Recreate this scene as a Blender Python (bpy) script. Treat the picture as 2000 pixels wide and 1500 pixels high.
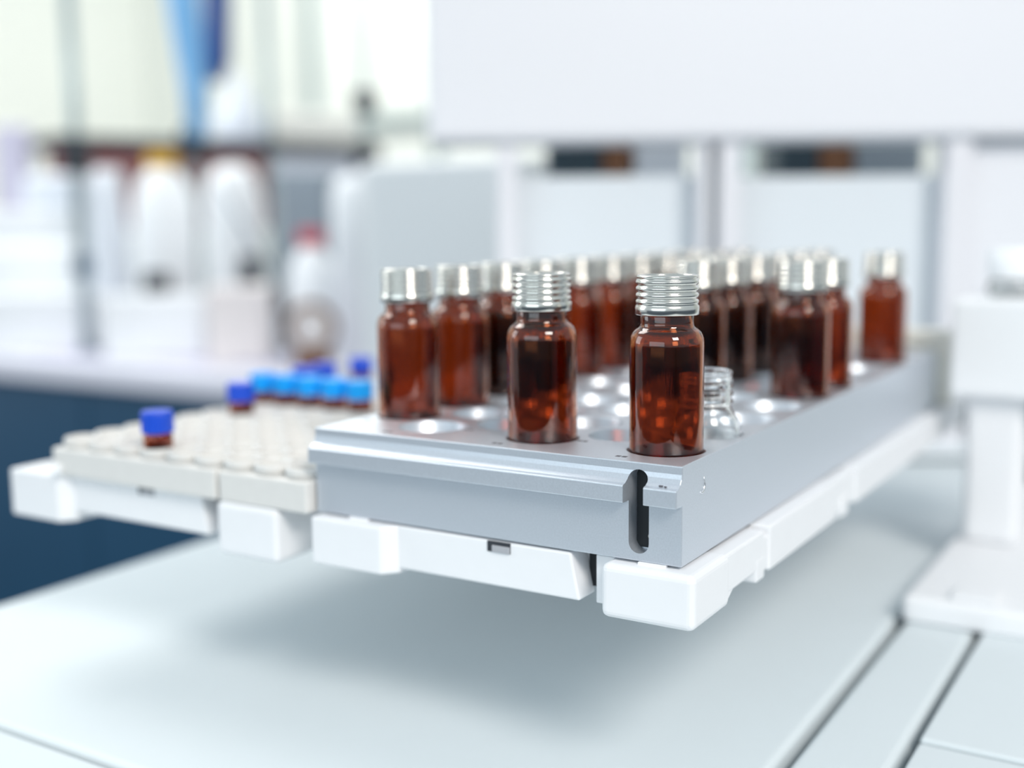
import bpy, bmesh, math, random
from mathutils import Vector, Matrix
random.seed(4)
for o in list(bpy.data.objects):
    bpy.data.objects.remove(o, do_unlink=True)
sc = bpy.context.scene
col = sc.collection
S = 0.001                      # everything below is written in millimetres
Z0 = 1.010                     # height of the aluminium rack's top above the floor (m)
PI = math.pi

def W(x, y, z):
    return Vector((x * S, y * S, Z0 + z * S))

# ------------------------------------------------------------------ camera
CAM = Vector((131.518, -307.790, 70.587))
RIGHT = Vector((0.85189542, 0.52360568, -0.01054968))
UP = Vector((-0.06250616, 0.12165499, 0.99060236))
FWD = Vector((-0.51996844, 0.84323019, -0.13636591))
FPX = 2254.136
cd = bpy.data.cameras.new('camera')
cam = bpy.data.objects.new('camera', cd)
col.objects.link(cam)
m = Matrix.Identity(4)
for i in range(3):
    m[i][0] = RIGHT[i]; m[i][1] = UP[i]; m[i][2] = -FWD[i]
p = W(*CAM)
m[0][3], m[1][3], m[2][3] = p
cam.matrix_world = m
cd.sensor_fit = 'HORIZONTAL'; cd.sensor_width = 36
cd.lens = FPX / 2000 * 36
cd.clip_start = 0.01; cd.clip_end = 60
cd.dof.use_dof = True
cd.dof.focus_distance = 0.349
cd.dof.aperture_fstop = 3.6
sc.camera = cam

def at(px, py, d):
    """point (mm) seen at photo pixel px,py at depth d (mm)"""
    return CAM + (FWD + RIGHT * ((px - 1000) / FPX) - UP * ((py - 750) / FPX)) * d

# ------------------------------------------------------------------ world, lamps, exposure
wd = bpy.data.worlds.new('world'); sc.world = wd; wd.use_nodes = True
bg = wd.node_tree.nodes['Background']
bg.inputs[0].default_value = (0.80, 0.92, 1.0, 1); bg.inputs[1].default_value = 0.62

def area(name, loc, target, sx, sy, power, color):
    l = bpy.data.lights.new(name, 'AREA'); l.shape = 'RECTANGLE'; l.size = sx; l.size_y = sy
    l.energy = power; l.color = color
    o = bpy.data.objects.new(name, l); col.objects.link(o)
    o.location = loc
    o.rotation_euler = (Vector(target) - Vector(loc)).to_track_quat('-Z', 'Y').to_euler()
    return o
tgt = (-0.05, 0.1, 1.0)
area('ceiling_lamp', (1.55, -1.05, 2.55), tgt, 0.78, 0.78, 43, (1.0, 0.94, 0.88))
area('window_daylight', (-2.6, -0.55, 1.75), (-0.6, 0.5, 1.0), 0.9, 1.2, 13, (0.90, 0.97, 1.0))
area('front_fill', (-0.4, -2.7, 1.60), tgt, 2.4, 0.8, 16, (0.80, 0.93, 1.0))  # added fill from behind the camera for front faces and under the trays
area('bench_fill', (-1.9, 0.7, 2.7), (-1.5, 1.2, 0.9), 1.4, 0.8, 28, (1.0, 0.98, 0.95))  # added fill that brightens the bench and the background
area('wall_fill', (-1.9, 2.5, 2.9), (-1.9, 2.9, 0), 1.6, 0.8, 42, (1.0, 0.99, 0.95))  # added fill that brightens the back wall
vs = sc.view_settings
vs.view_transform = 'Standard'; vs.look = 'None'; vs.gamma = 1.0; vs.exposure = 0.04
try: vs.use_curve_mapping = False
except Exception: pass
cy = sc.cycles
cy.max_bounces = 22; cy.transmission_bounces = 20; cy.glossy_bounces = 6; cy.diffuse_bounces = 4
cy.transparent_max_bounces = 12

# ------------------------------------------------------------------ materials
def mat(name, color, rough=0.5, metal=0.0, trans=0.0, ior=1.45, noise=0.0, nscale=300.0, bump=0.0, bscale=1500.0,
        stretch=(1, 1, 1), spec=0.5, emit=None, coat=0.0):
    mt = bpy.data.materials.new(name); mt.use_nodes = True
    nt = mt.node_tree; b = nt.nodes['Principled BSDF']
    b.inputs['Base Color'].default_value = (*color, 1)
    b.inputs['Roughness'].default_value = rough
    b.inputs['Metallic'].default_value = metal
    b.inputs['Transmission Weight'].default_value = trans
    b.inputs['IOR'].default_value = ior
    b.inputs['Specular IOR Level'].default_value = spec
    b.inputs['Coat Weight'].default_value = coat
    if emit:
        b.inputs['Emission Color'].default_value = (*color, 1); b.inputs['Emission Strength'].default_value = emit
    if noise or bump:
        tc = nt.nodes.new('ShaderNodeTexCoord'); mp = nt.nodes.new('ShaderNodeMapping')
        mp.inputs['Scale'].default_value = stretch
        nt.links.new(tc.outputs['Object'], mp.inputs[0])
    if noise:
        n = nt.nodes.new('ShaderNodeTexNoise'); n.inputs['Scale'].default_value = nscale; n.inputs['Detail'].default_value = 4
        nt.links.new(mp.outputs[0], n.inputs['Vector'])
        r = nt.nodes.new('ShaderNodeMapRange')
        r.inputs[1].default_value = 0.25; r.inputs[2].default_value = 0.75
        r.inputs[3].default_value = 1 - noise; r.inputs[4].default_value = 1 + noise
        nt.links.new(n.outputs['Fac'], r.inputs[0])
        mx = nt.nodes.new('ShaderNodeVectorMath'); mx.operation = 'SCALE'
        mx.inputs[0].default_value = color
        nt.links.new(r.outputs[0], mx.inputs['Scale'])
        nt.links.new(mx.outputs[0], b.inputs['Base Color'])
    if bump:
        n2 = nt.nodes.new('ShaderNodeTexNoise'); n2.inputs['Scale'].default_value = bscale; n2.inputs['Detail'].default_value = 3
        nt.links.new(mp.outputs[0], n2.inputs['Vector'])
        bp = nt.nodes.new('ShaderNodeBump'); bp.inputs['Strength'].default_value = bump; bp.inputs['Distance'].default_value = 0.0002
        nt.links.new(n2.outputs['Fac'], bp.inputs['Height'])
        nt.links.new(bp.outputs[0], b.inputs['Normal'])
    return mt

M = {}
M['alu'] = mat('anodised_aluminium', (0.68, 0.725, 0.785), 0.40, 0.72, noise=0.05, nscale=1800, bump=0.12, bscale=3500)
M['cap'] = mat('silver_cap_metal', (0.76, 0.745, 0.69), 0.20, 1.0)
M['amber'] = mat('amber_glass', (0.47, 0.155, 0.060), 0.0, 0.0, 1.0, 1.55, bump=0.22, bscale=330, stretch=(1.8, 1.8, 0.22))
M['dark_liquid'] = mat('dark_brown_liquid', (0.012, 0.006, 0.006), 0.15)
M['clear'] = mat('clear_glass', (0.97, 0.985, 0.98), 0.0, 0.0, 1.0, 1.5)
M['white'] = mat('white_plastic', (0.86, 0.87, 0.89), 0.42, noise=0.01, nscale=120)
M['white_deck'] = mat('white_deck_enamel', (0.70, 0.76, 0.785), 0.48, spec=0.2, noise=0.01, nscale=20)
M['ivory'] = mat('ivory_plastic', (0.74, 0.73, 0.705), 0.5, noise=0.02, nscale=200)
M['blue_cap'] = mat('blue_cap_plastic', (0.010, 0.075, 0.62), 0.35)
M['lit_blue_cap'] = mat('lit_blue_cap_plastic', (0.0, 0.36, 0.92), 0.35)  # paler copy of the blue cap plastic, with caught light put into the colour
M['dark_gap'] = mat('gap_shade_black', (0.012, 0.016, 0.02), 0.6)  # black standing in for shade inside gaps, slot and grooves
M['latch'] = mat('smoked_latch_plastic', (0.42, 0.43, 0.46), 0.35)
M['mark'] = mat('grey_engraving', (0.13, 0.13, 0.15), 0.7)
M['bright'] = mat('bare_scratched_aluminium', (0.9, 0.9, 0.92), 0.3, 1.0)
M['panel'] = mat('pale_grey_panel', (0.78, 0.83, 0.87), 0.35)
M['housing'] = mat('white_housing_enamel', (0.85, 0.86, 0.90), 0.45)
M['post'] = mat('pale_post_enamel', (0.83, 0.83, 0.87), 0.4)
M['slate'] = mat('dark_teal_enamel', (0.03, 0.055, 0.075), 0.5)
M['brown'] = mat('brown_cardboard', (0.20, 0.09, 0.045), 0.7, noise=0.1, nscale=60)
M['navy'] = mat('steel_blue_laminate', (0.016, 0.068, 0.135), 0.36, noise=0.04, nscale=8)
M['floor'] = mat('dark_blue_floor', (0.02, 0.045, 0.075), 0.4, noise=0.1, nscale=5)
M['wall'] = mat('cream_wall_paint', (0.86, 0.88, 0.82), 0.7, noise=0.01, nscale=3)
M['blocker'] = mat('slate_blue_blocker', (0.09, 0.12, 0.16), 0.7, noise=0.05, nscale=5)  # dark tone of the added blockers that the glass reflects
M['bench'] = mat('pale_bench_top', (0.72, 0.72, 0.80), 0.35, noise=0.03, nscale=6)
M['pale'] = mat('pale_grey_plastic', (0.70, 0.74, 0.80), 0.4)
M['bwhite'] = mat('glossy_white_plastic', (0.90, 0.92, 0.94), 0.3)
M['cabinet'] = mat('bright_cabinet_enamel', (0.96, 0.97, 0.97), 0.4)
M['cream'] = mat('cream_plastic', (0.86, 0.85, 0.78), 0.45)
M['maroon'] = mat('maroon_wood', (0.27, 0.11, 0.105), 0.6, noise=0.15, nscale=12)
M['charcoal'] = mat('charcoal_metal', (0.03, 0.035, 0.045), 0.5)
M['rod'] = mat('greenish_steel', (0.38, 0.46, 0.47), 0.35, 0.6)
M['yellow'] = mat('mustard_plastic', (0.62, 0.36, 0.035), 0.5)
M['pipe'] = mat('sky_blue_hose', (0.20, 0.47, 0.80), 0.4)
M['pipe_dark'] = mat('royal_blue_hose', (0.006, 0.06, 0.27), 0.4)
M['red'] = mat('red_plastic', (0.55, 0.06, 0.09), 0.5)
M['greymesh'] = mat('slate_grey_plastic', (0.26, 0.31, 0.36), 0.5)
M['paper'] = mat('lilac_paper', (0.56, 0.54, 0.66), 0.8, noise=0.05, nscale=10)
M['rose'] = mat('pale_rose_plastic', (0.86, 0.80, 0.79), 0.5)

# ------------------------------------------------------------------ mesh helpers (coordinates in mm)
def add_box(bm, x0, x1, y0, y1, z0, z1, bev=0.0, seg=2):
    t = bmesh.new()
    v = [t.verts.new(c) for c in ((x0, y0, z0), (x1, y0, z0), (x1, y1, z0), (x0, y1, z0),
                                  (x0, y0, z1), (x1, y0, z1), (x1, y1, z1), (x0, y1, z1))]
    for f in ((3, 2, 1, 0), (4, 5, 6, 7), (0, 1, 5, 4), (1, 2, 6, 5), (2, 3, 7, 6), (3, 0, 4, 7)):
        t.faces.new([v[i] for i in f])
    if bev:
        bmesh.ops.bevel(t, geom=list(t.edges), offset=bev, segments=seg, profile=0.5, affect='EDGES')
    merge(bm, t)

def merge(bm, t):
    mp = {}
    for v in t.verts: mp[v] = bm.verts.new(v.co)
    for f in t.faces:
        nf = bm.faces.new([mp[v] for v in f.verts]); nf.smooth = f.smooth
    t.free()

def add_lathe(bm, prof, seg=32, cx=0, cy=0, closed=False, smooth=True, axis='Z'):
    """prof: list of (r, z)"""
    def pt(r, z, a):
        if axis == 'Z': return (cx + r * math.cos(a), cy + r * math.sin(a), z)
        if axis == 'Y': return (cx + r * math.cos(a), z, cy - r * math.sin(a))
        return (z, cx + r * math.cos(a), cy + r * math.sin(a))
    rings = []
    for r, z in prof:
        if r < 1e-6: rings.append([bm.verts.new(pt(0, z, 0))])
        else: rings.append([bm.verts.new(pt(r, z, 2 * PI * k / seg)) for k in range(seg)])
    n = len(rings)
    for i in range(n if closed else n - 1):
        a, b = rings[i], rings[(i + 1) % n]
        for k in range(seg):
            k2 = (k + 1) % seg
            if len(a) == 1 and len(b) == 1: continue
            if len(a) == 1: f = bm.faces.new((a[0], b[k2], b[k]))
            elif len(b) == 1: f = bm.faces.new((a[k], a[k2], b[0]))
            else: f = bm.faces.new((a[k], a[k2], b[k2], b[k]))
            f.smooth = smooth

def add_prism(bm, pts, axis, a0, a1):
    """polygon pts in the plane across axis, extruded from a0 to a1"""
    def pt(q, a):
        if axis == 'X': return (a, q[0], q[1])
        if axis == 'Y': return (q[0], a, q[1])
        return (q[0], q[1], a)
    A = [bm.verts.new(pt(q, a0)) for q in pts]; B = [bm.verts.new(pt(q, a1)) for q in pts]
    n = len(pts)
    fs = [bm.faces.new(A), bm.faces.new(B[::-1])]
    for i in range(n):
        fs.append(bm.faces.new((A[i], B[i], B[(i + 1) % n], A[(i + 1) % n])))
    bmesh.ops.recalc_face_normals(bm, faces=fs)

def add_tube(bm, pts, r, seg=12):
    pts = [Vector(q) for q in pts]
    rings = []
    for i, q in enumerate(pts):
        d = (pts[min(i + 1, len(pts) - 1)] - pts[max(i - 1, 0)]).normalized()
        u = d.orthogonal().normalized() if i == 0 else (u - d * u.dot(d)).normalized()
        w = d.cross(u)
        rr = r[i] if isinstance(r, (list, tuple)) else r
        rings.append([bm.verts.new(q + (u * math.cos(2 * PI * k / seg) + w * math.sin(2 * PI * k / seg)) * rr) for k in range(seg)])
    for a, b in zip(rings, rings[1:]):
        for k in range(seg):
            f = bm.faces.new((a[k], a[(k + 1) % seg], b[(k + 1) % seg], b[k])); f.smooth = True
    bm.faces.new(rings[0][::-1]); bm.faces.new(rings[-1])

def mesh_from(name, bm, fix=True):
    if fix: bmesh.ops.recalc_face_normals(bm, faces=list(bm.faces))
    bmesh.ops.scale(bm, vec=(S, S, S), verts=list(bm.verts))
    me = bpy.data.meshes.new(name); bm.to_mesh(me); bm.free()
    return me

def obj(name, bm, material, parent=None, loc=None, rot=None):
    """loc in mm in rack coordinates for a top-level object, in mm relative to its parent for a part"""
    me = bm if isinstance(bm, bpy.types.Mesh) else mesh_from(name, bm)
    if material is not None and not me.materials: me.materials.append(M[material])
    o = bpy.data.objects.new(name, me); col.objects.link(o)
    if parent: o.parent = parent
    if loc is not None: o.location = (Vector(loc) * S) if parent else W(*loc)
    elif not parent: o.location = W(0, 0, 0)
    if rot is not None: o.rotation_euler = rot
    return o

def tag(o, label, cat, group=None, kind=None):
    if label: o['label'] = label
    if cat: o['category'] = cat
    if group: o['group'] = group
    if kind: o['kind'] = kind
    return o

def thing(name, label, cat, loc=(0, 0, 0), rz=0, group=None):
    o = bpy.data.objects.new(name, None); col.objects.link(o)
    o.empty_display_size = 0.01
    o.location = W(*loc); o.rotation_euler = (0, 0, rz)
    return tag(o, label, cat, group)

def copy_tree(o, parent=None):
    c = o.copy(); col.objects.link(c)
    if parent: c.parent = parent
    for ch in list(o.children): copy_tree(ch, c)
    return c

def box_part(name, mt, parent, x0, x1, y0, y1, z0, z1, bev=0.5, seg=2):
    bm = bmesh.new(); add_box(bm, x0, x1, y0, y1, z0, z1, bev, seg)
    return obj(name, bm, mt, parent)

# ------------------------------------------------------------------ room shell
FL = -1010.0
b = bmesh.new(); add_box(b, -5200, 3200, -2500, 4300, FL - 60, FL)
tag(obj('floor', b, 'floor'), None, None, kind='structure')
b = bmesh.new(); add_box(b, -5200, 3200, 3300, 3420, FL, 1900)
wb = tag(obj('wall_back', b, 'wall'), None, None, kind='structure')
b = bmesh.new(); add_box(b, -4100, -3980, 900, 3300, FL, 1900)
tag(obj('wall_left', b, 'wall'), None, None, kind='structure')

b = bmesh.new(); add_box(b, -2600, 2500, -1900, -1820, FL, 60)
tag(obj('front_blocker', b, 'blocker'), None, None, kind='structure')  # unseen low blocker, added to keep reflections in the glass dark
b = bmesh.new(); add_box(b, 2420, 2500, -1820, 3300, FL, 60)
tag(obj('right_blocker', b, 'blocker'), None, None, kind='structure')  # second unseen blocker, added for dark reflections from the right

# ------------------------------------------------------------------ white instrument base under everything
base = thing('instrument_base', 'white enamelled instrument deck below the cantilevered trays', 'instrument', (0, 0, -110))
b = bmesh.new(); add_box(b, -368, 12.5, -62, 760, -14, 0, 3.0, 4); obj('deck_panel', b, 'white_deck', base)
b = bmesh.new(); add_box(b, -368, 12.5, -190, -65, -14, 0, 2.0, 3); obj('front_lip', b, 'white_deck', base)
b = bmesh.new(); add_box(b, 17.3, 46.6, -190, 236, -14, 0, 2.5, 3); obj('guide_strip', b, 'white_deck', base)
b = bmesh.new(); add_box(b, 50.5, 280, 94, 760, -14, 0.6, 1.2, 2); obj('side_plate', b, 'white_deck', base)
b = bmesh.new(); add_box(b, 50.5, 280, -190, 92.5, -14, -0.4, 1.2, 2); obj('side_plate', b, 'white_deck', base)
b = bmesh.new(); add_box(b, -362, 276, -186, 756, -30, -13.8); obj('groove_dark', b, 'dark_gap', base)  # black sheet standing in for the darkness down in the deck grooves
b = bmesh.new(); add_box(b, -366, 280, -190, 760, -900, -30, 4, 2); obj('cabinet', b, 'white', base)

# column with clamp head at the right
cl = thing('support_column', 'white upright column with a square clamp head on a raised foot', 'column', (34, 335, -110))
b = bmesh.new(); add_box(b, -18, 150, -121, 150, 0, 12.5, 3, 3); obj('foot', b, 'white', cl)
b = bmesh.new(); add_box(b, -13, 15, -14, 14, 12, 92, 5, 4); obj('column', b, 'white', cl)
b = bmesh.new(); add_box(b, -20, 60, -22, 40, 91, 140.5, 2.0, 3); obj('clamp_head', b, 'bwhite', cl)
b = bmesh.new(); add_box(b, 2, 22, -118, -100, 12.4, 15.5, 1.2, 2); obj('foot_pad', b, 'white', cl)
jr = thing('clear_jar', 'clear lidded jar standing on the white clamp head', 'jar', (37, 352, 30.7))
b = bmesh.new(); add_lathe(b, [(0, 0), (11.5, 0), (13, 1.5), (13, 6), (12, 7.6), (12, 9), (10.8, 9), (11.2, 6), (11.2, 2), (0, 2)], 32); obj('jar_body', b, 'clear', jr)
b = bmesh.new(); add_lathe(b, [(0, 9.2), (13.2, 9.2), (13.6, 10), (13.6, 24), (12.6, 25), (0, 25)], 32); obj('lid', b, 'bwhite', jr)

# ------------------------------------------------------------------ aluminium vial rack
COLS = (-15.0, -37.5, -60.0, -82.5, -105.0, -127.5)
def cell(i, k): return COLS[i], 22 + 33.4 * k + (16.7 if i % 2 else 0)
rack = thing('aluminium_vial_rack', 'brushed aluminium block rack drilled with staggered rows of vial holes', 'vial rack', (0, 0, -30.5))
RB = -30.5
bb = bmesh.new()
H = 30.5
prof = [(0, 0), (0, 18.5), (-4.2, 18.5), (-4.2, 23.9), (-2.6, 24.3), (-1.0, 25.2), (-0.25, 26.6), (0, 28.0), (0, H), (349, H), (349, 0)]
add_prism(bb, prof, 'X', -141, 0)
sharp = [e for e in bb.edges if e.calc_face_angle(0) > 0.9]
bmesh.ops.bevel(bb, geom=sharp, offset=0.35, segments=2, profile=0.5, affect='EDGES')
body_me = mesh_from('rack_body', bb)
cb = bmesh.new()
for i in range(6):
    for k in range(10 if i % 2 == 0 else 9):
        x, y = cell(i, k)
        add_lathe(cb, [(0, H - 24.5), (12.15, H - 24.5), (12.15, H - 0.45), (13.2, H + 0.6), (0, H + 0.6)], 40, x, y)
# slot milled in the front
sl = []
for k in range(13):
    a = PI * k / 12; sl.append((-14 + 3.35 * math.cos(a), 25.0 + 3.35 * math.sin(a)))
for k in range(13):
    a = PI + PI * k / 12; sl.append((-14 + 3.35 * math.cos(a), 5.75 + 3.35 * math.sin(a)))
add_prism(cb, sl, 'Y', -12, 6.0)
cut_me = mesh_from('cutter', cb)
bo = bpy.data.objects.new('tmp_body', body_me); co = bpy.data.objects.new('tmp_cut', cut_me)
col.objects.link(bo); col.objects.link(co)
md = bo.modifiers.new('cut', 'BOOLEAN'); md.object = co; md.operation = 'DIFFERENCE'; md.solver = 'EXACT'
dg = bpy.context.evaluated_depsgraph_get()
rm = bpy.data.meshes.new_from_object(bo.evaluated_get(dg))
bpy.data.objects.remove(bo); bpy.data.objects.remove(co)
rm.materials.clear()
obj('rack_body', rm, 'alu', rack)
b = bmesh.new(); add_box(b, -17.2, -10.8, 5.5, 5.95, 3, 28); obj('slot_shade', b, 'dark_gap', rack)  # black sheet standing in for shade at the back of the slot
b = bmesh.new(); add_lathe(b, [(0, 0), (0.9, 0), (0.9, 0.8), (0, 1.1)], 12, 0, 0); obj('slot_glint', b, 'cap', rack, (-12.4, 5.4, 6.8), (PI / 2, 0, 0))  # shiny pin added to stand in for a glint inside the slot
# small engraved position marks by the holes of the front rows
for (i, k) in ((0, 0), (2, 0), (4, 0), (1, 0), (3, 0), (0, 1), (2, 1), (5, 0)):
    x, y = cell(i, k)
    b = bmesh.new()
    add_box(b, -1.9, -0.3, -0.9, 0.9, 0, 0.05); add_box(b, 0.2, 1.8, -0.9, 0.9, 0, 0.05)
    obj('position_mark', b, 'mark', rack, (x - 7.4, y - 16.6, H))
# curved engraved hook on the right side face
b = bmesh.new()
add_tube(b, [(0.02, 16.4, 24.4), (0.02, 16.9, 23.0), (0.02, 17.2, 21.6), (0.02, 16.6, 20.3), (0.02, 14.9, 19.7), (0.02, 13.6, 20.2)], [0.15, 0.25, 0.35, 0.4, 0.45, 0.3], 8)
obj('engraved_hook', b, 'bright', rack)
b = bmesh.new(); add_box(b, -6.4, -5.2, -2.6, -1.7, 24.5, 24.75); add_box(b, -4.6, -3.9, -2.8, -2.2, 24.45, 24.7); obj('rail_mark', b, 'mark', rack)

# ------------------------------------------------------------------ white tray carriers
def carrier(name, label, x0, x1, zb, zp, length, side_rail):
    t = thing(name, label, 'tray carrier', (x0, 0, -31.3))
    w = x1 - x0
    def P(nm, mt, a0, a1, y0, y1, z0, z1, bev=1.2, seg=3):
        b = bmesh.new(); add_box(b, a0, a1, y0, y1, z0 + 31.3, z1 + 31.3, bev, seg); return obj(nm, b, mt, t)
    P('carrier_plate', 'white', 2, w - 7, 11, length, -44, -32.6, 0.8, 2)
    # left front foot, with an angled flank towards the panel
    b = bmesh.new()
    add_prism(b, [(0, -5), (30.8, -5), (35.4, 0.3), (35.4, 14), (0, 14)], 'Z', zb + 31.3, 0)
    bmesh.ops.bevel(b, geom=list(b.edges), offset=1.0, segments=3, profile=0.5, affect='EDGES')
    obj('front_foot', b, 'white', t)
    # recessed front panel with a tapered right end
    b = bmesh.new()
    xr = w - 43.5
    add_prism(b, [(35, 0), (xr, 0), (xr + 3.2, zp + 31.3), (35, zp + 31.3)], 'Y', 0, 11)
    bmesh.ops.bevel(b, geom=list(b.edges), offset=0.7, segments=2, profile=0.5, affect='EDGES')
    fp = obj('front_panel', b, 'white', t)
    lx = 0.49 * w
    b = bmesh.new(); add_box(b, lx, lx + 9, -0.25, 0.6, -3.7, -0.1, 0.2, 1); lt = obj('latch', b, 'charcoal', fp)
    b = bmesh.new(); add_box(b, lx + 2.0, lx + 8.8, -0.6, 0.3, -3.65, -1.3, 0.2, 1); obj('latch_tongue', b, 'latch', lt)
    b = bmesh.new(); add_box(b, xr + 1.5, w - 35, 10.0, 11.6, zp + 33.5, -1.5); obj('gap_shade', b, 'dark_gap', t)  # black sheet standing in for shade in the gap beside the panel
    P('inner_wall', 'white', w - 36.5, w - 29.5, 4, 12, zp - 1.0, -31.8, 0.4, 2)
    P('front_foot', 'white', w - 30.5, w, -5, 24.5, zb, -31.3, 2.2, 4)
    if side_rail:
        b = bmesh.new()
        Z = 31.3
        add_box(b, w - 8, w - 0.4, 20, 57, -44.2 + Z, -31.6 + Z, 0.8, 2)
        add_prism(b, [(24, zb + Z + 2), (29, -43.6 + Z), (24, -43.6 + Z)], 'X', w - 9, w - 0.6)
        add_box(b, w - 8, w - 0.2, 49, 57, -48 + Z, -40 + Z, 0.8, 2)
        add_box(b, w - 8, w - 0.8, 56, 62, -46.0 + Z, -34.5 + Z, 0.4, 2)
        add_box(b, w - 8, w, 61.5, 140, -46.8 + Z, -31.2 + Z, 0.8, 2)
        add_box(b, w - 8, w - 1, 139, 166, -45.2 + Z, -31.5 + Z, 0.8, 2)
        add_box(b, w - 8, w, 148, 158, -48 + Z, -40 + Z, 0.8, 2)
        add_box(b, w - 8, w - 1.4, 165, 170, -45.2 + Z, -34.5 + Z, 0.4, 2)
        add_box(b, w - 8, w, 169.5, length, -46.4 + Z, -31.2 + Z, 0.8, 2)
        obj('side_rail', b, 'white', t)
        for (xa, xb, ya, yb) in ((w - 20, w - 11, -0.8, 1.6), (14, 22, -0.6, 2), (w - 3.8 - 12, w - 3.8 - 8, 60, 66)):
            P('seat_ridge', 'white', xa, xb, ya, yb, -32.8, -30.55, 0.15, 1)
        b = bmesh.new(); add_box(b, 6, w - 9, 14, length - 20, -1.5, 0.75); obj('seat_gap_shade', b, 'dark_gap', t)  # black slab standing in for shade between rack and carrier
    else:
        b = bmesh.new(); add_box(b, 0.5, 9, 13, length, -44 + 31.3, 0, 1.0, 2); obj('side_rail', b, 'white', t)
        b = bmesh.new(); add_box(b, w - 9, w - 0.5, 24, length, -44 + 31.3, 0, 1.0, 2); obj('side_rail', b, 'white', t)
    return t
carrier('tray_carrier', 'white plastic tray carrier with square feet under the aluminium rack', -140.0, 6.0, -48.3, -46.4, 408, True)
carrier('tray_carrier', 'white plastic tray carrier with square feet under the ivory vial tray', -311.0, -156.7, -51.5, -47.0, 405, False)
b = bmesh.new(); add_box(b, -245, -175, 250, 330, 0, 65.2, 2, 2)
tag(obj('carrier_support', b, 'white', loc=(0, 0, -110)), 'white block holding the tray carriers up from the deck', 'support')
# cream bracket behind the rack's far end
b = bmesh.new()
add_box(b, -62, 6, 356, 368, 25, 42, 2, 2); add_box(b, -8, 6, 357, 368, 0.2, 40, 2, 2)
tag(obj('end_bracket', b, 'cream', loc=(0, 0, -31.2)), 'cream angled bracket behind the far end of the aluminium rack', 'bracket')

# ------------------------------------------------------------------ ivory tray for small vials
tray = thing('ivory_vial_tray', 'ivory plastic tray of raised round wells left of the aluminium rack', 'vial tray', (-283, -4, -31.3))
b = bmesh.new(); add_box(b, 0, 95, 0, 345, 0.05, 11.6, 1.0, 3); obj('tray_body', b, 'ivory', tray)
b = bmesh.new(); add_box(b, 96.8, 140.5, 0, 345, 0.05, 11.6, 1.0, 3); obj('tray_body', b, 'ivory', tray)
b = bmesh.new(); add_box(b, 94, 98, 9, 340, 0.05, 11.0); obj('tray_web', b, 'ivory', tray)
b = bmesh.new(); add_lathe(b, [(0, 0), (1.8, 0), (1.6, 4.5), (0, 5.2)], 16); obj('locating_pin', b, 'bwhite', tray, (4.5, -1.2, 0.3))
WX = [-228 + 15.5 * j for j in range(-3, 6)]
WY = [5 + 15.5 * k for k in range(22)]
b = bmesh.new()
add_lathe(b, [(6.15, 0), (7.35, 0), (7.25, 3.6), (6.9, 4.0), (6.5, 4.0), (6.15, 3.6)], 20, closed=True)
wm = mesh_from('well', b); wm.materials.append(M['ivory'])
for x in WX:
    for y in WY:
        obj('well', wm, None, tray, (x + 283, y + 4, 11.55))

# ------------------------------------------------------------------ screw cap vials
vb = bmesh.new()
outer = [(0, 0), (10.2, 0), (11.2, 0.5), (11.65, 1.5), (11.65, 57.6), (11.55, 59.1), (11.2, 60.5), (10.5, 61.7), (9.6, 62.5), (8.8, 63.0), (8.4, 63.7), (8.3, 64.6), (8.3, 78.1)]
inner = [(7.1, 78.1), (7.1, 64.2), (7.4, 62.8), (8.6, 61.4), (9.6, 60.0), (10.2, 58.6), (10.45, 57.0), (10.45, 3.0), (9.9, 2.0), (8.6, 1.7), (0, 2.0)]
add_lathe(vb, outer + inner, 48)
vial_me = mesh_from('glass_body', vb); vial_me.materials.append(M['amber'])
cbm = bmesh.new()
cp = [(8.4, 68.3), (9.75, 68.3), (9.95, 68.6), (9.95, 70.6), (9.8, 71.0)]
z = 71.2
for n in range(4):
    for q in range(1, 7):
        t = q / 6
        cp.append((9.0 + 0.78 * math.sin(PI * t) ** 0.7 if 0 < t < 1 else 9.0, z + 2.05 * t))
    z += 2.05
cp += [(9.45, 79.75), (9.5, 80.1), (9.2, 80.5), (8.3, 80.55), (7.9, 80.2), (7.9, 79.7), (0, 79.7)]
add_lathe(cbm, [(a, c - 1.2) for a, c in cp], 48)
cap_me = mesh_from('screw_cap', cbm); cap_me.materials.append(M['cap'])
lb = bmesh.new()
add_lathe(lb, [(0, 3.2), (9.8, 3.2), (10.43, 4), (10.43, 56.4), (10.1, 58.2), (9.4, 59.8), (0, 59.8)], 32)
liq_me = mesh_from('contents', lb); liq_me.materials.append(M['dark_liquid'])

def vial(i, k, label, dark=False, tilt=(0, 0)):
    x, y = cell(i, k)
    t = thing('amber_vial', label, 'vial', (x, y, -24.4), 0, 'amber vials with silver caps in the aluminium rack')
    t.rotation_euler = (math.radians(tilt[0]), math.radians(tilt[1]), random.uniform(0, 6))
    obj('glass_body', vial_me, None, t); obj('screw_cap', cap_me, None, t)
    if dark: obj('contents', liq_me, None, t)
    return t
vial(0, 0, "sharp brown vial at the aluminium rack's front right corner, above the slot")
vial(2, 0, 'brown vial with speckled glass, second along the front edge of the aluminium rack')
vial(5, 0, "brown vial at the left corner, nearest in the rack's left row", tilt=(0, 0.8))
vial(5, 1, "brown vial directly behind the nearest vial of the rack's left row", tilt=(0, 0.6))
vial(5, 2, "near-black vial, third from the front in the rack's left row", True)
vial(5, 3, "vial fourth from the front in the left row, mostly behind the speckled vial", True)
vial(5, 4, "orange-brown vial, fifth from the front in the rack's left row")
vial(5, 5, "red-brown vial, sixth from the front in the rack's left row")
vial(5, 6, "dark vial, seventh from the front in the rack's left row", True)
vial(5, 7, "vial eighth from the front in the left row, behind the corner vial's cap", True)
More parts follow.
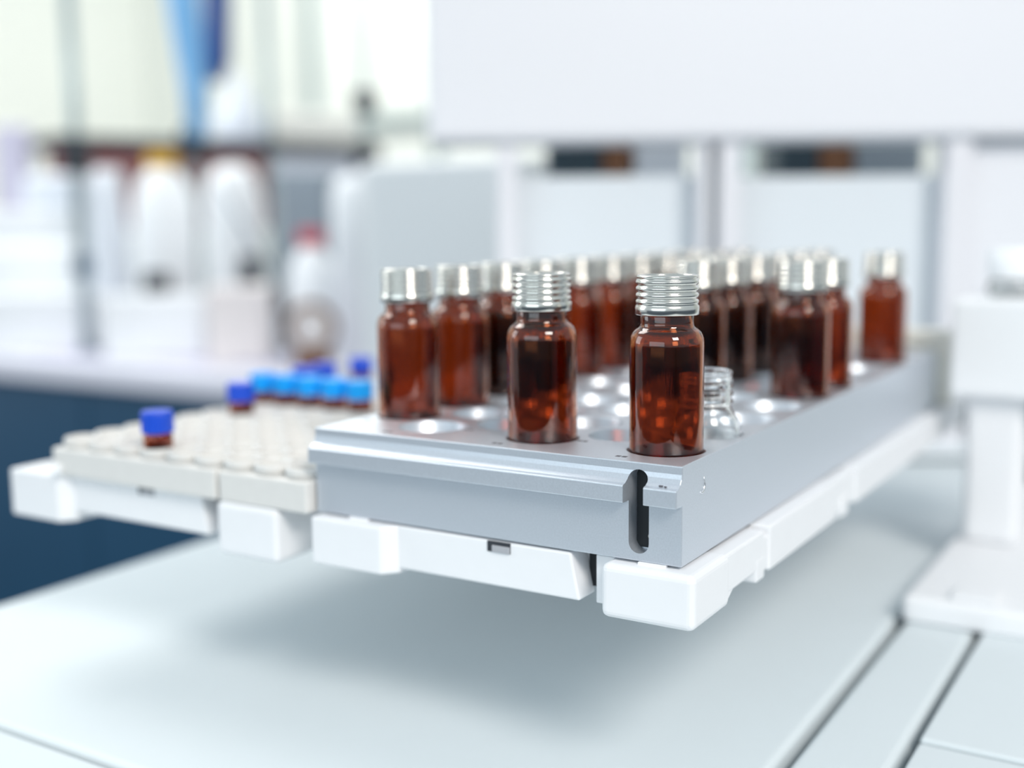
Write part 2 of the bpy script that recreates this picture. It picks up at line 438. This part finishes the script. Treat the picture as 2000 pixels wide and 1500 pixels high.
vial(5, 8, "farthest vial of the rack's left row")
vial(2, 4, "near-black vial right behind the front corner vial, nearest of the middle row", True)
vial(2, 5, "near-black vial, second of the middle row behind the uncapped clear vial", True)
vial(2, 6, "near-black vial, third of the middle row behind the uncapped clear vial", True)
vial(2, 7, "dark vial fourth of the middle row, mostly hidden by the right-edge pair", True)
vial(2, 8, "vial fifth of the middle row, only its silver cap showing")
vial(2, 9, "farthest vial of the middle row, only its silver cap showing")
vial(0, 4, "wide dark purple-brown vial, nearer of the pair at the rack's right edge", False)
vial(0, 5, "narrow-looking red-brown vial, farther of the pair at the rack's right edge")
vial(0, 8, "brown vial standing alone near the far right corner of the aluminium rack")
vial(4, 8, "blurred silver-capped vial straight below the panel seam, at the rack's far end")
vial(4, 9, "blurred silver-capped vial just right of the panel seam, at the rack's far end")

# clear uncapped vial
x, y = cell(0, 1)
cv = thing('clear_vial', 'uncapped clear glass vial with threaded neck behind the front corner vial', 'vial', (x, y, -24.4))
b = bmesh.new()
o1 = [(0, 0), (10.4, 0), (11.3, 1.2), (11.3, 25.5), (11.1, 27.5), (10.4, 29.6), (9.2, 31.4), (8.4, 32.8), (8.15, 34.2)]
zz = 34.6
for n in range(4):
    o1 += [(8.15, zz), (8.75, zz + 0.7), (8.8, zz + 1.1), (8.15, zz + 1.9)]; zz += 2.45
o1 += [(8.2, 44.6), (8.6, 45.2), (8.4, 45.9)]
i1 = [(6.9, 45.9), (6.6, 45.2), (6.6, 33.2), (8.2, 31.0), (9.6, 28.6), (10.1, 26.0), (10.1, 3), (9, 2), (0, 2)]
add_lathe(b, o1 + i1, 40); obj('glass_body', b, 'clear', cv)

# ------------------------------------------------------------------ small vials with blue caps
sb = bmesh.new()
add_lathe(sb, [(0, 2.6), (5.2, 2.6), (5.85, 3.4), (5.85, 22.0), (5.4, 23.6), (4.6, 24.6), (4.6, 31), (3.6, 31), (3.6, 24.4), (4.8, 22), (4.9, 4.2), (0, 4.2)], 28)
sv_me = mesh_from('small_glass_body', sb); sv_me.materials.append(M['amber'])
def capmesh(mt):
    b = bmesh.new()
    seg = 40
    rings = []
    for (r, zc, kn) in ((4.9, 23.6, 0), (6.3, 23.6, 0), (6.45, 24.2, .18), (6.45, 31.2, .18), (6.0, 32.2, 0), (4.0, 32.4, 0)):
        rings.append([b.verts.new(((r - kn * (q % 2)) * math.cos(2 * PI * q / seg), (r - kn * (q % 2)) * math.sin(2 * PI * q / seg), zc)) for q in range(seg)])
    for a, c in zip(rings, rings[1:]):
        for q in range(seg): b.faces.new((a[q], a[(q + 1) % seg], c[(q + 1) % seg], c[q]))
    v = b.verts.new((0, 0, 31.9))
    for q in range(seg): b.faces.new((rings[-1][q], rings[-1][(q + 1) % seg], v))
    me = mesh_from('blue_cap', b); me.materials.append(M[mt]); return me
bc, cc = capmesh('blue_cap'), capmesh('lit_blue_cap')
def small_vial(x, y, me, label):
    t = thing('small_vial', label, 'vial', (x, y, -32.0 + 12.4), random.uniform(0, 6), 'small amber vials with blue caps in the ivory tray')
    t.location = W(x, y, -33.4)
    obj('glass_body', sv_me, None, t); obj('blue_cap', me, None, t)
small_vial(-228, 5, bc, 'small blue-capped vial standing alone at the front of the ivory tray')
small_vial(-259, 82.5, bc, 'small dark-blue-capped vial just before the lit blue row, at its left end')
ORD = ('leftmost', 'second from the left', 'third from the left', 'fourth from the left', 'rightmost')
for n, x in enumerate((-274.5, -259, -243.5, -228, -212.5)):
    small_vial(x, 113.5, cc, 'small vial with brightly lit blue cap, ' + ORD[n] + ' in its row')
for (x, y, lab) in ((-274.5, 144.5, 'dark-blue-capped small vial behind the lit blue row, left of the far three'),
                    (-274.5, 160, 'dark-blue-capped small vial behind the lit blue row, middle of the far three'),
                    (-274.5, 191, "dark-blue-capped small vial farthest back, beside the rack's left brown vial")):
    small_vial(x, y, bc, lab)

# ------------------------------------------------------------------ white instrument standing behind the racks
ang = math.atan2(RIGHT.y, RIGHT.x)
og = at(1415, 435, 850)
ins = thing('white_instrument', 'large white instrument housing on slim posts behind the vials', 'instrument', (og.x, og.y, -110), ang)
k0 = 850 / FPX
U = lambda px, kk=k0: (px - 1415) * kk
ZZ = lambda py, d=850: 70.6 + (435 - py) * d / FPX + 110
b = bmesh.new(); add_box(b, U(838), U(2420), 0, 66, ZZ(276), ZZ(276) + 330, 6, 3); obj('upper_housing', b, 'housing', ins)
for (a0, a1) in ((972, 1010), (1366, 1388), (1409, 1450), (1852, 1905)):
    b = bmesh.new(); add_box(b, U(a0), U(a1), 8, 30, 3, ZZ(270), 1.5, 2); obj('post', b, 'post', ins)
k1 = 890 / FPX
for (a0, a1, top) in ((1003, 1372, 343), (1442, 1860, 347)):
    b = bmesh.new(); add_box(b, U(a0, k1), U(a1, k1), 36, 42, 42, ZZ(top, 890), 1, 2); obj('lower_panel', b, 'panel', ins)
b = bmesh.new(); add_box(b, U(1912, k0), U(2420, k0), 20, 60, 42, ZZ(282), 1, 2); obj('side_panel', b, 'housing', ins)
b = bmesh.new(); add_box(b, U(1380, k1), U(1418, k1), 50, 60, 3, ZZ(270), 1, 1); obj('seam_strip', b, 'greymesh', ins)
b = bmesh.new(); add_box(b, U(960), U(2420), -4, 100, 3, 13, 2, 2); obj('foot_rail', b, 'panel', ins)
b = bmesh.new(); add_box(b, U(980), U(2400), 2, 95, 0.1, 3.2); obj('contact_gap_shade', b, 'dark_gap', ins)  # black strip standing in for the shaded contact gap under the instrument
b = bmesh.new(); add_box(b, U(990), U(2400), 70, 90, 12.8, 60); obj('underpanel_shade', b, 'slate', ins)  # dark backing standing in for shade in the space under the panels
def behind(name, mt, label, cat, a0, a1, top, dep=965):
    q = at((a0 + a1) / 2, 435, dep); w = (a1 - a0) * dep / FPX / 2
    b = bmesh.new(); add_box(b, -w, w, 0, 80, 0, 70.6 + (435 - top) * dep / FPX + 110, 3, 2)
    tag(obj(name, b, mt, loc=(q.x, q.y, -110), rot=(0, 0, ang)), label, cat)
behind('dark_box', 'slate', 'dark teal box seen through the left slot of the white instrument', 'box', 1072, 1176, 262)
behind('brown_box', 'brown', 'brown box seen through the left slot beside a dark teal box', 'box', 1178, 1232, 262)
behind('pale_box', 'pale', 'pale blue-grey box filling the right part of the left slot', 'box', 1240, 1340, 262)
behind('dark_box', 'slate', 'dark teal box seen through the right slot of the white instrument', 'box', 1520, 1596, 262)
behind('brown_box', 'brown', 'brown box seen through the right slot beside a dark teal box', 'box', 1598, 1664, 262)
behind('grey_box', 'greymesh', 'slate grey box filling the right end of the right slot', 'box', 1668, 1800, 285)

# white cabinet and glazed partition between bench and instrument
q = at(892, 435, 1190)
b = bmesh.new(); add_box(b, -118, 80, 0, 120, 0, 900 + 70.6 + 110 + (435 - 312) * 1250 / FPX - 0, 8, 3)
tag(obj('white_cabinet', b, 'cabinet', loc=(q.x, q.y, -1010), rot=(0, 0, ang - 0.45)), 'plain white cabinet standing behind the left row of vials', 'cabinet')

# ------------------------------------------------------------------ lab bench far left
BT = -110.0
bn = thing('lab_bench', 'lab bench with pale top and dark blue front at the far left', 'bench', (-1500, 715, -1010))
b = bmesh.new(); add_box(b, -1300, 700, 0, 1000, 868, 900, 4, 2); obj('bench_top', b, 'bench', bn)
for n in range(5):
    x0 = -1290 + n * 397
    b = bmesh.new(); add_box(b, x0, x0 + 393, 14, 34, 90, 866, 2, 2); obj('front_panel', b, 'navy', bn)
b = bmesh.new(); add_box(b, -1295, 695, 34, 990, 0, 867); obj('carcass', b, 'navy', bn)

def on_bench(px, d):
    q = at(px, 600, d); return q.x, q.y
def px_z(py, d, px=400):       # height above the bench top of a pixel row at depth d
    return at(px, py, d).z - BT

def lathe_thing(name, label, cat, px, d, parts, group=None):
    x, y = on_bench(px, d)
    t = thing(name, label, cat, (x, y, BT), 0, group)
    for nm, mt, prof in parts:
        b = bmesh.new(); add_lathe(b, prof, 32); obj(nm, b, mt, t)
    return t
def box_thing(name, label, cat, px0, px1, d, top, mt, depth=120, bot=None, parts=(), bev=5):
    """box standing on the bench, front facing the camera side"""
    x, y = on_bench((px0 + px1) / 2, d); w = (px1 - px0) * d / FPX / 2
    z1 = px_z(top, d); z0 = 0 if bot is None else px_z(bot, d)
    t = thing(name, label, cat, (x, y, BT), ang)
    b = bmesh.new(); add_box(b, -w, w, 0, depth, z0, z1, bev, 3); obj('body', b, mt, t)
    return t, w, z0, z1

def bottle_prof(r, h, neck=0.35, nh=0.14):
    return [(0, 0), (r * .92, 0), (r, r * .12), (r, h * 0.66), (r * .93, h * .76), (r * .7, h * .84), (r * neck, h * (1 - nh)), (r * neck, h), (0, h)]

# white bottle with mustard cap
d = 1775; r = 60 * d / FPX; h = px_z(330, d)
lathe_thing('white_bottle', 'big white bottle with mustard yellow cap on the lab bench', 'bottle', 330, d,
            [('bottle_body', 'bwhite', [(0, 0), (r * .95, 0), (r, 5), (r, h * .72), (r * .93, h * .84), (r * .75, h * .93), (r * .46, h), (0, h)]),
             ('cap', 'yellow', [(0, h - 1), (r * .48, h - 1), (r * .5, h + 2), (r * .46, h + 24), (0, h + 26)])])
# second white bottle
d = 1750; r = 56 * d / FPX; h = px_z(322, d)
lathe_thing('white_bottle', 'rounded white bottle right of the mustard-capped bottle', 'bottle', 464, d,
            [('bottle_body', 'bwhite', [(0, 0), (r * .9, 0), (r, 6), (r, h * .8), (r * .85, h * .92), (r * .5, h * .99), (0, h)])])
# blocky white instrument at left edge, two tiers
t, w, z0, z1 = box_thing('bench_balance', 'bright white bench instrument at the left edge of the picture', 'instrument', -60, 166, 1815, 405, 'bwhite', 150)
b = bmesh.new(); add_box(b, -w - 2, w + 2, -14, 120, 0, px_z(545, 1815) + 55, 12, 4); obj('lower_tier', b, 'bwhite', t)
b = bmesh.new(); add_box(b, -w * .2, w * 0.8, 40, 140, z1 - 3, px_z(335, 1815), 18, 4); obj('top_cover', b, 'pale', t)
# pale jug beside pole
d = 1810; h = px_z(330, d)
lathe_thing('pale_jug', 'tapered pale grey jug between the clamp stand and the mustard-capped bottle', 'jug', 222, d,
            [('jug_body', 'pale', [(0, 0), (30, 0), (33, 4), (30, h * .6), (24, h * .85), (22, h), (20, h), (20, h * .85), (0, h * .3)])])
t, w, z0, z1 = box_thing('lilac_box', 'tall pale lilac box behind the bright white bench instrument', 'box', 8, 70, 1985, 246, 'paper', 34)
# white trays on the bench front
t, w, z0, z1 = box_thing('white_tray', 'low white tray on the bench front below the bottles', 'tray', 196, 396, 1600, 575, 'bwhite', 55)
t, w, z0, z1 = box_thing('rose_tray', 'low pale rose tray at the right end of the bench front', 'tray', 402, 520, 1530, 560, 'rose', 55)
t, w, z0, z1 = box_thing('pale_tray', 'low pale blue-white tray on the bench front at the far left', 'tray', -60, 185, 1720, 570, 'bwhite', 55)
# lilac papers along the bench edge
for n, (px, py, w, dd, rz, lab) in enumerate(((130, 697, 150, 70, 0.15, 'lilac sheet at the left of the bench edge'), (310, 703, 170, 70, -0.1, 'lilac sheet in the middle of the bench edge'), (480, 712, 140, 65, 0.05, 'lilac sheet at the right of the bench edge'))):
    g = (at(px, py, 1000) - CAM); tt = (BT + 1.2 - CAM.z) / g.z; q = CAM + g * tt
    b = bmesh.new()
    add_box(b, -w / 2, w / 2, 0, dd, 0, 3.0, 0.8, 1)
    tag(obj('paper_stack', b, 'paper', loc=(q.x, max(q.y, 722), BT + 0.05), rot=(0, 0, 0)), lab, 'paper')
# round white dish with brown rim, standing
q = at(608, 640, 1445)
t = thing('round_dish', 'round white dish with brown rim beside the blue-capped vials', 'dish', (q.x, q.y, q.z - 32), ang)
b = bmesh.new(); add_lathe(b, [(0, -3), (26, -3), (27, 0), (24, 5), (0, 5)], 32, 0, 32, axis='Y'); obj('dish', b, 'rose', t)
b = bmesh.new(); add_lathe(b, [(25, -5), (32, -5), (33, 2), (31, 7), (25, 6)], 32, 0, 32, closed=True, axis='Y'); obj('rim', b, 'brown', t)
bz = q.z - 32 - BT
b = bmesh.new(); add_box(b, -22, 22, -6, 20, -bz, 0.8, 2, 2); obj('dish_stand', b, 'brown', t)
# pale glass dome (flask) with red stopper
d = 1650; r = 50 * d / FPX; h = px_z(478, d, 610)
lathe_thing('pale_flask', 'pale round-shouldered flask with red stopper at the right of the bench', 'flask', 612, d,
            [('flask_body', 'bwhite', [(0, 0), (r * .9, 0), (r, 6), (r, h * .55), (r * .8, h * .85), (r * .35, h), (0, h)]),
             ('stopper', 'red', [(0, h - 1), (r * .4, h - 1), (r * .5, h + 8), (r * .5, h + 20), (0, h + 22)])])
# grey case behind
box_thing('grey_case', 'slate grey case under the dark shelf, right of the rounded bottle', 'case', 548, 650, 1900, 340, 'greymesh', 140)
# white cylinder right
d = 1600; r = 52 * d / FPX; h = px_z(345, d, 700)
lathe_thing('white_canister', 'tall white canister at the right end of the lab bench', 'canister', 705, d,
            [('canister_body', 'bwhite', [(0, 0), (r, 0), (r, h * .88), (r * .9, h * .96), (r * .6, h), (0, h)])])
# small dark items between the bottles
lathe_thing('dark_jar', 'squat dark jar below the mustard-capped bottle', 'jar', 308, 1690, [('jar_body', 'charcoal', [(0, 0), (19, 0), (20, 3), (20, px_z(545, 1690) + 6), (16, px_z(530, 1690)), (0, px_z(530, 1690))])])
lathe_thing('dark_jar', 'squat dark jar below the rounded white bottle', 'jar', 492, 1665, [('jar_body', 'charcoal', [(0, 0), (14, 0), (15, 3), (15, px_z(520, 1665)), (11, px_z(500, 1665)), (0, px_z(500, 1665))])])

# dark shelf on posts above the bench, running away to the right
A, B = at(105, 270, 1950), at(745, 303, 2350)
mid = (A + B) / 2; L = (B - A).xy.length; sa = math.atan2(B.y - A.y, B.x - A.x)
sh = thing('bench_shelf', 'dark shelf with maroon board above the lab bench', 'shelf', (mid.x, mid.y, BT), sa)
hz = mid.z - BT
b = bmesh.new(); add_box(b, -L / 2, L / 2, 0, 160, hz - 8, hz + 12, 2, 2); obj('shelf_board', b, 'charcoal', sh)
b = bmesh.new(); add_box(b, -L / 2, 0.12 * L, 20, 34, hz - 150, hz - 8, 2, 2); obj('maroon_board', b, 'maroon', sh)
b = bmesh.new(); add_box(b, 0.13 * L, L / 2, 20, 34, hz - 62, hz - 8, 2, 2); obj('grey_board', b, 'pale', sh)
for xx in (-L / 2 + 6, -L * .14, L / 2 - 14):
    b = bmesh.new(); add_box(b, xx, xx + 16, 36, 60, 0, hz - 6, 1, 1); obj('shelf_post', b, 'charcoal', sh)

# lab stands: rods with bosses
def stand(label, px, d, top, r, bosses, base=True):
    x, y = on_bench(px, d)
    t = thing('clamp_stand', label, 'clamp stand', (x, y, BT), ang)
    b = bmesh.new(); add_box(b, -14, 14, -14, 22, 0, 12, 3, 2); obj('stand_base', b, 'greymesh', t)
    b = bmesh.new(); add_tube(b, [(0, 0, 11), (0, 0, px_z(top, d, px))], r, 14); obj('rod', b, 'rod', t)
    for (py, w, hh, mt) in bosses:
        zc = px_z(py, d, px)
        b = bmesh.new(); add_box(b, -w, w, -w, w * .8, zc - hh, zc + hh, w * .3, 3); obj('clamp_boss', b, mt, t)
    return t
stand('tall clamp stand with dark boss at the left end of the shelf', 168, 1665, -260, 8.5, [(305, 18, 26, 'charcoal'), (520, 11, 14, 'navy')])
stand('slim clamp stand beside the rounded white bottle', 540, 1670, -260, 6, [(288, 9, 10, 'charcoal'), (592, 12, 16, 'charcoal')])
stand('clamp stand with two dark bosses at the right end of the bench', 724, 1720, -260, 5, [(205, 16, 16, 'charcoal'), (308, 19, 19, 'charcoal')])
stand('slim clamp stand rising from behind the dark blue hose', 394, 1930, 120, 6, [(285, 20, 26, 'charcoal')])
# slanting glass rod
b = bmesh.new(); add_tube(b, [at(430, 360, 1640), at(535, 545, 1615)], 3.2, 10)
for v in b.verts: v.co -= Vector((0, 0, 0))
tag(obj('slanting_rod', b, 'greymesh'), 'thin grey rod slanting down in front of the rounded bottle', 'rod')
# hoses hanging from above
b = bmesh.new(); add_tube(b, [at(338, -260, 1750), at(350, -60, 1760), at(366, 60, 1770), at(380, 170, 1790), at(384, 268, 1800)], [27, 26, 24, 19, 15], 18)
tag(obj('blue_hose', b, 'pipe'), 'sky blue hose curving down onto the dark shelf', 'hose')
b = bmesh.new(); add_tube(b, [at(424, -260, 1850), at(424, 0, 1850), at(424, 120, 1850), at(420, 158, 1850)], [21, 21, 20, 11], 18)
tag(obj('blue_hose', b, 'pipe_dark'), 'royal blue straight hose hanging right of the sky blue hose', 'hose')
# white funnel shape on the shelf
q = at(468, 262, 2160)
t = thing('white_funnel', 'white upturned funnel on the shelf right of the hoses', 'funnel', (q.x, q.y, mid.z + 12))
b = bmesh.new(); add_lathe(b, [(0, 0), (52, 0), (54, 4), (50, 30), (30, 76), (14, 96), (12, 120), (0, 120)], 32); obj('funnel_body', b, 'pale', t)
q = at(620, 262, 2260)
b = bmesh.new(); add_box(b, -95, 95, 0, 70, 0, 62, 10, 3)
tag(obj('cream_box', b, 'cream', loc=(q.x, q.y, mid.z + 12.1), rot=(0, 0, sa)), 'low cream box on the right part of the shelf', 'box')

# window with frame in the back wall
q0 = at(330, 150, 3700)
wn = thing('window_1', None, None, (-2100, 3296, -10))
wn['kind'] = 'structure'
for n in range(3):
    x0 = -900 + n * 600
    b = bmesh.new(); add_box(b, x0 + 20, x0 + 580, -2, 2, 20, 1180); obj('pane', b, 'wall', wn)
for xx in (-900, -300, 300, 900):
    b = bmesh.new(); add_box(b, xx - 22, xx + 22, -26, 3, 0, 1200, 3, 1); obj('mullion', b, 'rod', wn)
for zz in (0, 480, 1200):
    b = bmesh.new(); add_box(b, -922, 922, -30, 3, zz - 20, zz + 20, 3, 1); obj('frame_bar', b, 'rod', wn)
bpy.context.view_layer.update()
